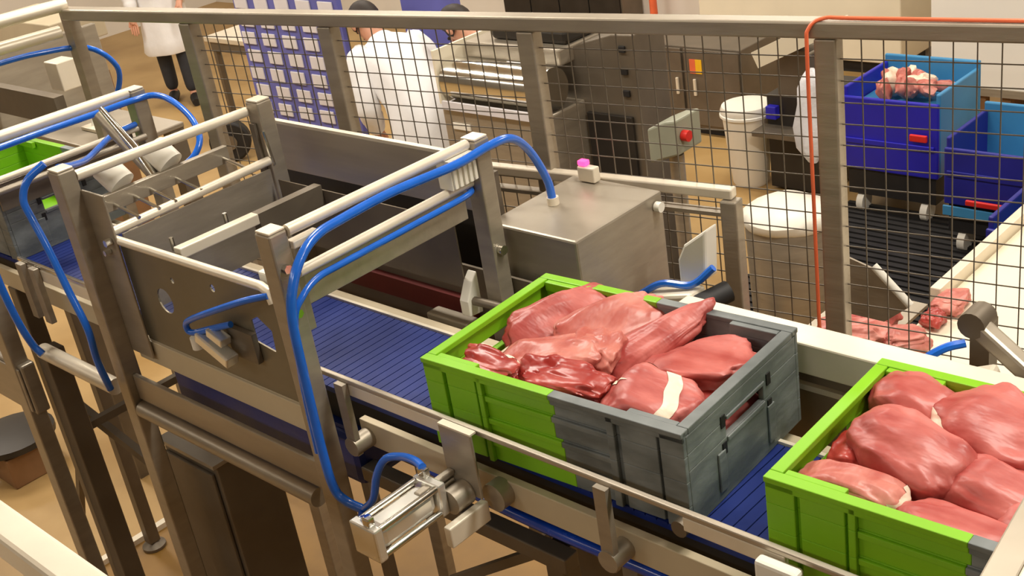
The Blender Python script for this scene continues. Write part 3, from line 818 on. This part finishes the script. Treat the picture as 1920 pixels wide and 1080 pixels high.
b = nb(); bx(b, 0.03, 0.262, 1.175, 1.60, 1.27, 1.28); obj('tray_floor', b, 'steel', tr)
part_tube('rim_rod', 'white', tr, [(0.333, 1.168, 1.608), (0.428, 1.168, 1.520)], .010, 10)
part_box('tray_leg', 'steel_dark', tr, 0.10, 0.14, 1.28, 1.32, 0, 1.269)
part_box('sheet_leg', 'steel_dark', tr, 0.22, 0.25, 1.172, 1.19, 1.281, 1.46)
G3 = 'meat scraps at the white conveyor end'
meat('pale red scrap lowest on the catch tray behind the fence post', (0.225, 1.26, 1.335), (.085, .055, .045), (0, 0, .4), 31, 'meat_pale', amp=.3, group=G3)
meat('red scrap lying at the end edge of the white conveyor', (0.345, 1.30, 1.335), (.07, .05, .03), (0, 0, .9), 32, 'meat_pale', amp=.3, group=G3)
meat('dark red scrap in the corner of the catch tray', (0.20, 1.40, 1.325), (.075, .055, .04), (0, 0, 1.2), 33, 'meat', amp=.3, group=G3)
meat('small scrap furthest up the white conveyor', (0.345, 1.57, 1.325), (.042, .06, .022), (0, 0, .1), 34, 'meat_pale', amp=.3, group=G3)
meat('small red scrap in the middle of the conveyor edge', (0.345, 1.46, 1.325), (.03, .035, .022), (0, 0, .1), 35, 'meat_red', amp=.3, group=G3)

# ------------------------------------------------------------------ background machines
sm = thing('drum_machine', 'stainless processing machine with a shiny horizontal drum', 'machine', (-2.25, 2.7, 0))
part_box('front_panel', 'steel', sm, -2.58, -1.92, 2.42, 3.0, 0.02, 1.30, bevel=.008)
part_tube('drum', 'chrome', sm, [(-2.57, 2.52, 1.405), (-1.93, 2.52, 1.405)], .098, 32)
part_box('wiper_strip', 'label_w', sm, -2.56, -1.94, 2.405, 2.419, 1.285, 1.325)
part_box('hood', 'steel', sm, -2.55, -1.95, 2.60, 3.0, 1.48, 1.56, bevel=.01)
part_box('top_roll', 'dark_metal', sm, -2.42, -1.95, 2.66, 2.9, 1.561, 1.63, bevel=.02)
part_box('end_plate', 'cream', sm, -2.60, -2.585, 2.43, 2.9, 1.30, 1.56, label='cream end plate')
part_box('name_plate', 'white', sm, -2.52, -2.40, 2.412, 2.4185, 1.19, 1.22)

dm = thing('slicer_machine', 'large dark grey machine with slanted upper side behind the motor cover', 'machine', (-1.85, 2.8, 0))
b = nb(); prism(b, [(-2.12, 0.3), (-1.60, 0.3), (-1.60, 1.62), (-1.72, 1.615), (-1.92, 1.56), (-2.12, 1.46)], lambda u, v, t: (u, 2.70 + t, v), .22)
obj('body', b, 'steel_dark', dm, bevel=.006)
part_box('undercarriage', 'dark_metal', dm, -2.08, -1.62, 2.72, 2.9, 0.0, 0.295)
part_box('recess', 'dark_metal', dm, -1.90, -1.64, 2.68, 2.699, 0.85, 1.25, bevel=.004)
part_box('recess', 'dark_metal', dm, -2.05, -1.95, 2.68, 2.699, 0.95, 1.10, bevel=.004)
for k in range(3):
    part_box('switch', 'black', dm, -1.68, -1.645, 2.689, 2.699, 1.54 - k * .10, 1.57 - k * .10, bevel=.003)
cb = thing('control_cabinet', 'low wide grey brown control cabinet with a yellow warning sticker', 'cabinet', (-3.4, 5.6, 0))
part_box('body', 'steel_dark', cb, -3.88, -2.92, 5.42, 5.92, 0.05, 0.645, bevel=.006)
for k in range(2):
    part_box('door', 'steel_dark', cb, -3.86 + k * .475, -3.41 + k * .475, 5.402, 5.419, 0.08, 0.63, bevel=.004)
    part_box('door_handle', 'steel_pale', cb, -3.46 + k * .15, -3.44 + k * .15, 5.385, 5.401, 0.30, 0.42, bevel=.003)
part_box('plinth', 'black', cb, -3.85, -2.95, 5.45, 5.90, 0.0, 0.05)
stk = thing('warning_sticker', 'small yellow and orange warning sticker on the cabinet door', 'sticker', (-3.28, 5.40, .5))
part_box('sheet', 'yellow', stk, -3.285, -3.235, 5.396, 5.4015, 0.46, 0.56)
part_box('sheet', 'orange', stk, -3.335, -3.286, 5.396, 5.4015, 0.46, 0.56)

gb = thing('gearbox', 'pale grey green gearbox with a red knob among the dark machines', 'gearbox', (-1.1, 2.3, 0))
b = nb(); prism(b, [(-1.17, 1.28), (-1.03, 1.33), (-1.03, 1.47), (-1.08, 1.46), (-1.17, 1.42)], lambda u, v, t: (u, 2.20 + t, v), .16); obj('case', b, 'greygreen', gb, bevel=.008)
part_tube('red_knob', 'red', gb, [(-1.028, 2.24, 1.40), (-1.0, 2.24, 1.40)], .022, 12, label='red knob')
part_tube('shaft', 'steel', gb, [(-1.10, 2.28, 1.30), (-1.10, 2.28, 0.3)], .03, 12)
part_box('stand', 'dark_metal', gb, -1.23, -0.99, 2.18, 2.40, 0.0, 0.30, bevel=.006)

bn = thing('white_bin', 'tall white plastic bin standing free on the ochre floor', 'bin', (-2.48, 4.8, 0))
b = nb()
prof = [(.105, 0.0), (.115, .02), (.155, .46), (.165, .50), (.155, .525), (.10, .535), (.02, .537)]
lathe(b, prof, 30, (-2.48, 4.8, 0)); obj('bucket', b, 'white', bn, smooth=True)
b = nb(); lathe(b, [(.161, .455), (.170, .46), (.170, .475), (.162, .48)], 30, (-2.48, 4.8, 0), caps=False); obj('rim', b, 'white', bn, smooth=True)

dr = thing('waste_drum', 'grey waste drum with a bulging white liner on top by the fence post', 'drum', (-1.0, 2.88, 0))
b = nb(); lathe(b, [(.15, 0), (.16, .02), (.175, .40), (.185, .80), (.18, .81)], 30, (-1.0, 2.88, 0)); obj('barrel', b, 'steel', dr, smooth=True)
b = nb(); lathe(b, [(.187, .785), (.197, .80), (.198, .83), (.175, .855), (.09, .87), (.01, .873)], 30, (-1.0, 2.88, 0))
for v in b.verts:
    v.co += Vector((noise.noise(v.co * 9), noise.noise(v.co * 9 + Vector((5, 0, 0))), 0.5 * noise.noise(v.co * 8))) * .016
obj('white_liner', b, 'white', dr, smooth=True)

def tub(label, x0, x1, y0, y1, z0, z1, front, other, group):
    t = thing('meat_tub', label, 'tub', ((x0 + x1) / 2, (y0 + y1) / 2, 0), group)
    th = .025
    part_box('front_wall', front, t, x0, x1, y0, y0 + th, z0, z1 - .05, bevel=.008)
    part_box('back_wall', other, t, x0, x1, y1 - th, y1, z0, z1 + .04, bevel=.008)
    part_box('side_wall', front, t, x0, x0 + th, y0 + th, y1 - th, z0, z1, bevel=.008)
    part_box('side_wall', other, t, x1 - th, x1, y0 + th, y1 - th, z0, z1, bevel=.008)
    part_box('bottom', other, t, x0 + th, x1 - th, y0 + th, y1 - th, z0, z0 + .03)
    part_box('front_rib', front, t, x0 + .02, x1 - .02, y0 - .012, y0, z0 + .16, z0 + .19, bevel=.003)
    part_box('dolly', 'black', t, x0 + .02, x1 - .02, y0 + .02, y1 - .02, .12, z0 - .001)
    for xx in (x0 + .09, x1 - .09):
        for yy in (y0 + .06, y1 - .06):
            b = nb(); tube(b, [(xx - .02, yy, .06), (xx + .02, yy, .06)], .059, 18); obj('wheel', b, 'white', t, smooth=True)
    return t
t1 = tub('blue tub full of meat trimmings with light blue sides on a dolly', -1.72, -1.15, 4.62, 5.15, .28, .76, 'bluebin', 'skybin', 'blue tubs')
part_box('red_handle', 'red', t1, -1.30, -1.20, 4.585, 4.605, .50, .54, bevel=.006, label='red handle')
G4 = 'trimmings heaped in the blue tub'
for i in range(14):
    a = i * 2.4
    rr = .05 + .017 * i if i < 9 else .10
    meat('pale pink trimming heaped in the far blue tub', (-1.435 + rr * 1.1 * math.cos(a), 4.86 + rr * .8 * math.sin(a), .70 + .05 * (1 - rr / .25)), (.065, .05, .035), (a, a * .5, a), 40 + i, 'meat_pale' if i % 3 else 'fat', amp=.3, group=G4, sub=3)
part_t = part_box('inner_tray', 'skybin', t1, -1.69, -1.18, 4.65, 5.12, .62, .64)
t2 = tub('navy blue tub with light blue rim and red handle at the right edge', -0.99, -0.30, 4.35, 4.85, .28, .64, 'navy', 'skybin', 'blue tubs')
part_box('red_handle', 'red', t2, -0.86, -0.66, 4.315, 4.335, .30, .33, bevel=.006, label='red handle')
part_box('light_band', 'skybin', t2, -0.99, -0.30, 4.336, 4.349, .22, .275, bevel=.004)
t3 = tub('small blue tub nearest the white conveyor at the right edge', -0.42, 0.10, 3.55, 4.0, .28, .62, 'navy', 'skybin', 'blue tubs')
mt_ = nb(); bx(mt_, -1.75, -0.45, 3.0, 4.72, 0.0, .012)
y = 3.02
while y < 4.70:
    bx(mt_, -1.75, -0.45, y, y + .03, .012, .022)
    y += .06
tag(obj('floor_mat', mt_, 'black'), 'black ribbed rubber mat on the floor in front of the blue tubs', 'mat')

wk = thing('white_cabinet', 'white closed cabinet on brown legs at the upper right', 'cabinet', (-1.5, 6.3, 0))
part_box('body', 'wall', wk, -1.86, 0.6, 6.0, 6.7, .31, 1.55, bevel=.01)
part_box('bottom_rail', 'steel', wk, -1.86, 0.6, 5.985, 5.999, .28, .33)
for xx in (-1.56, -1.40, -0.6, .3):
    part_box('leg', 'brown', wk, xx, xx + .06, 6.02, 6.08, 0, .28)
    part_box('leg', 'brown', wk, xx, xx + .06, 6.6, 6.66, 0, .28)

cw = thing('cream_cabinet', 'long cream white counter along the back above the fence top', 'counter', (-3.5, 7.1, 0))
part_box('body', 'cream', cw, -4.35, -2.55, 6.95, 7.45, .10, 1.1, bevel=.01)
part_box('plinth', 'black', cw, -4.3, -2.6, 7.0, 7.44, 0, .099)
cd = thing('grey_locker', 'dark grey lockers against the back wall above the fence', 'locker', (-6.2, 7.3, 0))
for i, xx in enumerate((-6.85, -6.48, -6.11, -5.74)):
    part_box('locker_door', 'dark_metal', cd, xx, xx + .35, 7.18, 7.2, .1, 1.8, bevel=.004)
part_box('carcass', 'steel_dark', cd, -6.87, -5.37, 7.2, 7.48, 0.0, 1.85)
of = thing('orange_post', 'thin orange post by the back wall above the fence rail', 'post', (-5.1, 7.3, 0))
part_tube('pole', 'orange', of, [(-5.1, 7.3, 0.02), (-5.1, 7.3, 1.4)], .035, 12)
part_tube('foot', 'black', of, [(-5.1, 7.3, 0.0), (-5.1, 7.3, .02)], .12, 16)

# trough machine and bag
tg = thing('trough_machine', 'dark machine with a pale inclined trough left of the fence post', 'machine', (-2.05, 4.9, 0))
part_box('base', 'dark_metal', tg, -2.30, -1.92, 4.75, 5.2, 0.02, .62, bevel=.006)
b = nb(); beam(b, (-2.26, 4.75, .86), (-1.80, 4.75, 1.08), .26, .04); obj('trough', b, 'steel_pale', tg, bevel=.006)
b = nb(); beam(b, (-2.26, 4.60, .88), (-1.80, 4.60, 1.10), .02, .10); obj('trough_side', b, 'cream', tg)
part_box('neck', 'steel_dark', tg, -2.22, -2.0, 4.76, 4.95, .62, .90)
part_box('drive_box', 'bluebin', tg, -2.28, -2.21, 4.70, 4.749, .48, .56, bevel=.005, label='small blue box')
part_box('shelf', 'steel_dark', tg, -2.32, -1.90, 4.60, 4.749, .40, .43)

bg_ = thing('hanging_bag', 'crumpled translucent white bag hanging beside the fence post', 'bag', (-1.06, 3.3, 0.9))
b = nb(); lathe(b, [(.01, 1.36), (.035, 1.33), (.055, 1.28), (.05, 1.20), (.065, 1.10), (.055, 1.0), (.02, .93)], 26, (-1.06, 3.2, 0))
for v in b.verts:
    v.co += Vector((noise.noise(v.co * 14), noise.noise(v.co * 14 + Vector((3, 0, 0))), 0)) * .03
obj('bag_body', b, 'bag', bg_, smooth=True)
part_tube('hook', 'steel_dark', bg_, [(-1.06, 3.2, 1.355), (-1.06, 3.2, 1.42), (-1.06, 3.45, 1.42)], .008, 8)
part_tube('hook_stand', 'steel_dark', bg_, [(-1.06, 3.46, 0.0), (-1.06, 3.46, 1.43)], .018, 10)

# blue rack with white squares
rk = thing('blue_rack', 'tall blue rack with a grid of white squares behind the fence', 'rack', (-4.6, 3.2, 0))
part_box('board', 'rack', rk, -5.08, -4.02, 3.02, 3.06, .30, 1.62, bevel=.006)
part_box('foot', 'dark_metal', rk, -5.0, -4.9, 2.9, 3.3, 0.0, .30)
part_box('foot', 'dark_metal', rk, -4.2, -4.1, 2.9, 3.3, 0.0, .30)
sq = None
for j in range(10):
    for i in range(5):
        if sq is None:
            sq = part_box('white_square', 'label_w', rk, -5.05, -4.915, 3.008, 3.019, 1.49, 1.57, bevel=.004)
        else:
            c = sq.copy()
            COL.objects.link(c)
            c.parent = rk
            c.location = (i * .215 + (.02 if j % 2 else 0), 0, -j * .115)
rk2 = thing('blue_rack', 'narrow blue rack with reddish goods behind the person in white', 'rack', (-3.75, 3.5, 0))
part_box('board', 'rack', rk2, -4.0, -3.52, 3.48, 3.52, .1, 1.65)
part_box('foot', 'dark_metal', rk2, -3.9, -3.6, 3.40, 3.65, 0.0, .1)
for k in range(5):
    part_box('shelf_goods', 'darkred' if k % 2 else 'orange', rk2, -3.90 + .1 * (k % 2), -3.80 + .1 * (k % 2), 3.455, 3.479, .62 + k * .12, .67 + k * .12)

# table, tyre and crate stacks far left
tb = thing('side_table', 'small steel table on thin legs in front of the blue rack', 'table', (-6.8, 4.2, 0))
part_box('top', 'steel_pale', tb, -7.1, -6.35, 3.95, 4.4, .86, .90, bevel=.005)
part_box('apron', 'steel_dark', tb, -7.05, -6.4, 3.97, 4.38, .78, .859)
for xx in (-7.05, -6.44):
    for yy in (3.98, 4.34):
        part_box('leg', 'steel_dark', tb, xx, xx + .04, yy, yy + .04, 0, .78)
ty = thing('cart_wheel', 'big black rubber cart wheel standing beside the blue rack', 'wheel', (-6.6, 3.75, 0))
b = nb(); tube(b, [(-6.66, 3.70, .17), (-6.56, 3.62, .17)], .165, 26); obj('tyre', b, 'black', ty, smooth=True, bevel=.02)
b = nb(); tube(b, [(-6.555, 3.612, .17), (-6.545, 3.606, .17)], .06, 18); obj('hub', b, 'steel_dark', ty, smooth=True)
bc = thing('packing_machine', 'brown packing machine with pale hood near the upper left', 'machine', (-4.9, 1.8, 0))
part_box('lower_body', 'brown', bc, -5.15, -4.72, 1.62, 1.9, 0.0, 1.46, bevel=.006)
part_box('upper_body', 'steel_dark', bc, -5.12, -4.75, 1.65, 1.9, 1.461, 1.66, bevel=.006)
part_box('ledge', 'steel_pale', bc, -5.18, -4.69, 1.56, 1.615, 1.50, 1.54)
part_box('top_hood', 'beige', bc, -5.4, -4.65, 1.6, 1.92, 1.661, 1.80, bevel=.006)

# ------------------------------------------------------------------ people
def skin_obj(name, verts, edges, radii, mat, parent, root=0, sub=2):
    me = bpy.data.meshes.new(name)
    me.from_pydata([tuple(v) for v in verts], edges, [])
    me.materials.append(M[mat])
    o = bpy.data.objects.new(name, me)
    COL.objects.link(o)
    o.parent = parent
    md = o.modifiers.new('skin', 'SKIN')
    md.use_smooth_shade = True
    for i, sv in enumerate(me.skin_vertices[0].data):
        r_ = radii[i]
        sv.radius = (r_, r_) if not isinstance(r_, tuple) else r_
        sv.use_root = (i == root)
    s = o.modifiers.new('subdivision', 'SUBSURF')
    s.levels = sub
    s.render_levels = sub
    return o

def person(label, loc, rz, lean, arms, lower='trousers', step=0.12):
    """arms: for each side (elbow, wrist) in the upright body frame, facing +x"""
    t = thing('person', label, 'person', loc, None, rz)
    Rl = Matrix.Rotation(lean, 3, 'Y')
    def bend(z):
        k = min(1.0, max(0.0, (z - .80) / .38))
        return lean * k * k * (3 - 2 * k)
    spine = [Vector((0, 0, .80))]
    while len(spine) < 120:
        z = .80 + .01 * len(spine)
        spine.append(spine[-1] + Vector((math.sin(bend(z)), 0, math.cos(bend(z)))) * .01)
    def up(p):
        p = Vector(p)
        if p.z <= .80:
            return p
        i_ = min(len(spine) - 2, int((p.z - .80) / .01))
        f_ = (p.z - .80) / .01 - i_
        c0 = spine[i_].lerp(spine[i_ + 1], f_)
        return c0 + Matrix.Rotation(bend(p.z), 3, 'Y') @ Vector((p.x, p.y, 0))
    V, E_, Rr = [], [], []
    def add(p, r, link=None):
        V.append(Vector(p)); Rr.append(r)
        if link is not None:
            E_.append((link, len(V) - 1))
        return len(V) - 1
    pel = add((0, 0, .95), (.15, .11))
    sp = add(up((0, 0, 1.12)), (.14, .105), pel)
    ch = add(up((0, 0, 1.32)), (.165, .115), sp)
    nk = add(up((.01, 0, 1.48)), .055, ch)
    hd0 = add(up((.02, 0, 1.555)), .062, nk)
    hd1 = add(up((.03, 0, 1.63)), .084, hd0)
    add(up((.02, 0, 1.70)), .07, hd1)
    wrists = []
    for s, (el, wr_) in zip((1, -1), arms):
        sh = add(up((0, s * .18, 1.40)), .058, ch)
        e = add(up(el), .043, sh)
        w_ = add(up(wr_), .029, e)
        wrists.append(up(wr_))
        d = (up(wr_) - up(el)).normalized()
        side = d.cross(Vector((0, 0, 1)))
        side = side.normalized() if side.length > .01 else Vector((0, 1, 0))
        pm = add(up(wr_) + d * .055, (.036, .018), w_)
        for k in range(4):
            o_ = side * ((k - 1.5) * .019)
            ln = (.065, .078, .072, .055)[k]
            f1 = add(up(wr_) + d * .095 + o_, .0095, pm)
            f2 = add(up(wr_) + d * (.095 + ln * .5) + o_ + Vector((0, 0, -.008)), .0085, f1)
            add(up(wr_) + d * (.095 + ln * .85) + o_ + Vector((0, 0, -.028)), .0075, f2)
        th = add(up(wr_) + d * .045 + side * .034 + Vector((0, 0, -.01)), .0105, pm)
        add(up(wr_) + d * .085 + side * .045 + Vector((0, 0, -.02)), .009, th)
    for s, dx in ((1, step), (-1, -step)):
        hp_ = add((0, s * .085, .90), .095, pel)
        kn = add((dx * .6 + .02, s * .095, .49), .062, hp_)
        an = add((dx, s * .10, .085), .04, kn)
        tf = add((dx + .09, s * .105, .04), (.042, .034), an)
        add((dx + .17, s * .11, .032), (.038, .026), tf)
    skin_obj('body', V, E_, Rr, 'skin', t)
    # clothes
    b = nb()
    rings = []
    N = 32
    for z, rx, ry in ((.50, .215, .245), (.52, .225, .255), (.62, .215, .245), (.75, .20, .23), (.88, .185, .215), (.98, .165, .20), (1.08, .155, .19),
                      (1.18, .16, .20), (1.28, .165, .215), (1.36, .150, .225), (1.42, .120, .205), (1.455, .095, .15), (1.48, .08, .09), (1.50, .072, .075)):
        ring = []
        for q in range(N):
            a_ = 2 * PI * q / N
            wv = 1 + (.035 * math.sin(a_ * 7 + z * 3) + .02 * math.sin(a_ * 4 - z * 11)) * (1 if z < 1.35 else .3)
            ring.append(b.verts.new(up((rx * wv * math.cos(a_), ry * wv * math.sin(a_), z))))
        rings.append(ring)
    for r0, r1 in zip(rings, rings[1:]):
        for q in range(N):
            b.faces.new((r0[q], r0[(q + 1) % N], r1[(q + 1) % N], r1[q]))
    for s_, (el, wr_) in zip((1, -1), arms):
        pth = catmull([up((0, s_ * .14, 1.40)), up((.005, s_ * .20, 1.36)), up(el), up(Vector(el).lerp(Vector(wr_), .55)), up(Vector(el).lerp(Vector(wr_), .97))], 6)
        n_ = len(pth)
        tube(b, pth, [(.092 - .042 * (q / (n_ - 1))) * (1 + .05 * math.sin(q * 2.1)) for q in range(n_)], 16)
    obj('coat', b, 'coat', t, smooth=True, local=True)
    V, E_, Rr = [], [], []
    pel = add((0, 0, .84), (.11, .085))
    for s, dx in ((1, step), (-1, -step)):
        hp_ = add((.01, s * .088, .76), .088, pel)
        kn = add((dx * .6 + .02, s * .097, .49), .078, hp_)
        add((dx, s * .10, .09), .066, kn)
    skin_obj('trousers', V, E_, Rr, lower, t, root=0)
    for s, dx in ((1, step), (-1, -step)):
        b = nb(); tube(b, [(dx - .06, s * .10, .045), (dx + .05, s * .105, .05), (dx + .19, s * .112, .036)], [.046, .052, .036], 12)
        obj('boot', b, 'black', t, smooth=True, local=True)
    # hair, ears, eyes, nose, mouth
    hc = up((.022, 0, 1.655))
    b = nb(); bmesh.ops.create_icosphere(b, subdivisions=3, radius=1.0)
    for v in list(b.verts):
        if v.co.x > .45 and v.co.z < .5 or v.co.z < -.55:
            b.verts.remove(v)
    for v in b.verts:
        v.co = Rl @ Vector((v.co.x * .103, v.co.y * .094, v.co.z * .112)) + hc + Rl @ Vector((-.008, 0, .005))
    obj('hair', b, 'hair', t, smooth=True, local=True)
    for s in (1, -1):
        b = nb(); bmesh.ops.create_uvsphere(b, u_segments=10, v_segments=8, radius=1)
        for v in b.verts:
            v.co = up(Vector((v.co.x * .018 + .02, v.co.y * .010 + s * .088, v.co.z * .030 + 1.635)))
        obj('ear', b, 'skin', t, smooth=True, local=True)
        b = nb(); bmesh.ops.create_uvsphere(b, u_segments=8, v_segments=6, radius=.011)
        for v in b.verts:
            v.co = up(v.co + Vector((.108, s * .031, 1.645)))
        obj('eye', b, 'hair', t, smooth=True, local=True)
    b = nb(); tube(b, [up((.105, 0, 1.655)), up((.128, 0, 1.62)), up((.11, 0, 1.612))], [.008, .014, .008], 8)
    obj('nose', b, 'skin', t, smooth=True, local=True)
    b = nb(); tube(b, [up((.098, -.026, 1.583)), up((.108, 0, 1.58)), up((.098, .026, 1.583))], .006, 8)
    obj('mouth', b, 'darkred', t, smooth=True, local=True)
    return t

person('person in a white work coat bending over beside the blue rack', (-3.40, 3.0, 0), PI - .2, D(46),
       [((.10, .24, 1.16), (.30, .16, 1.08)), ((.10, -.26, 1.16), (.33, -.18, 1.06))])
person('person in white coat and dark trousers standing far behind at the upper left', (-8.7, 4.55, 0), -.6, D(3),
       [((.05, .25, 1.13), (.22, .20, .98)), ((.03, -.25, 1.13), (.12, -.26, .90))])
person('person in white leaning over behind the shiny drum machine', (-2.80, 3.36, 0), PI + .1, D(52),
       [((.14, .24, 1.16), (.36, .12, 1.12)), ((.14, -.25, 1.16), (.38, -.14, 1.12))])
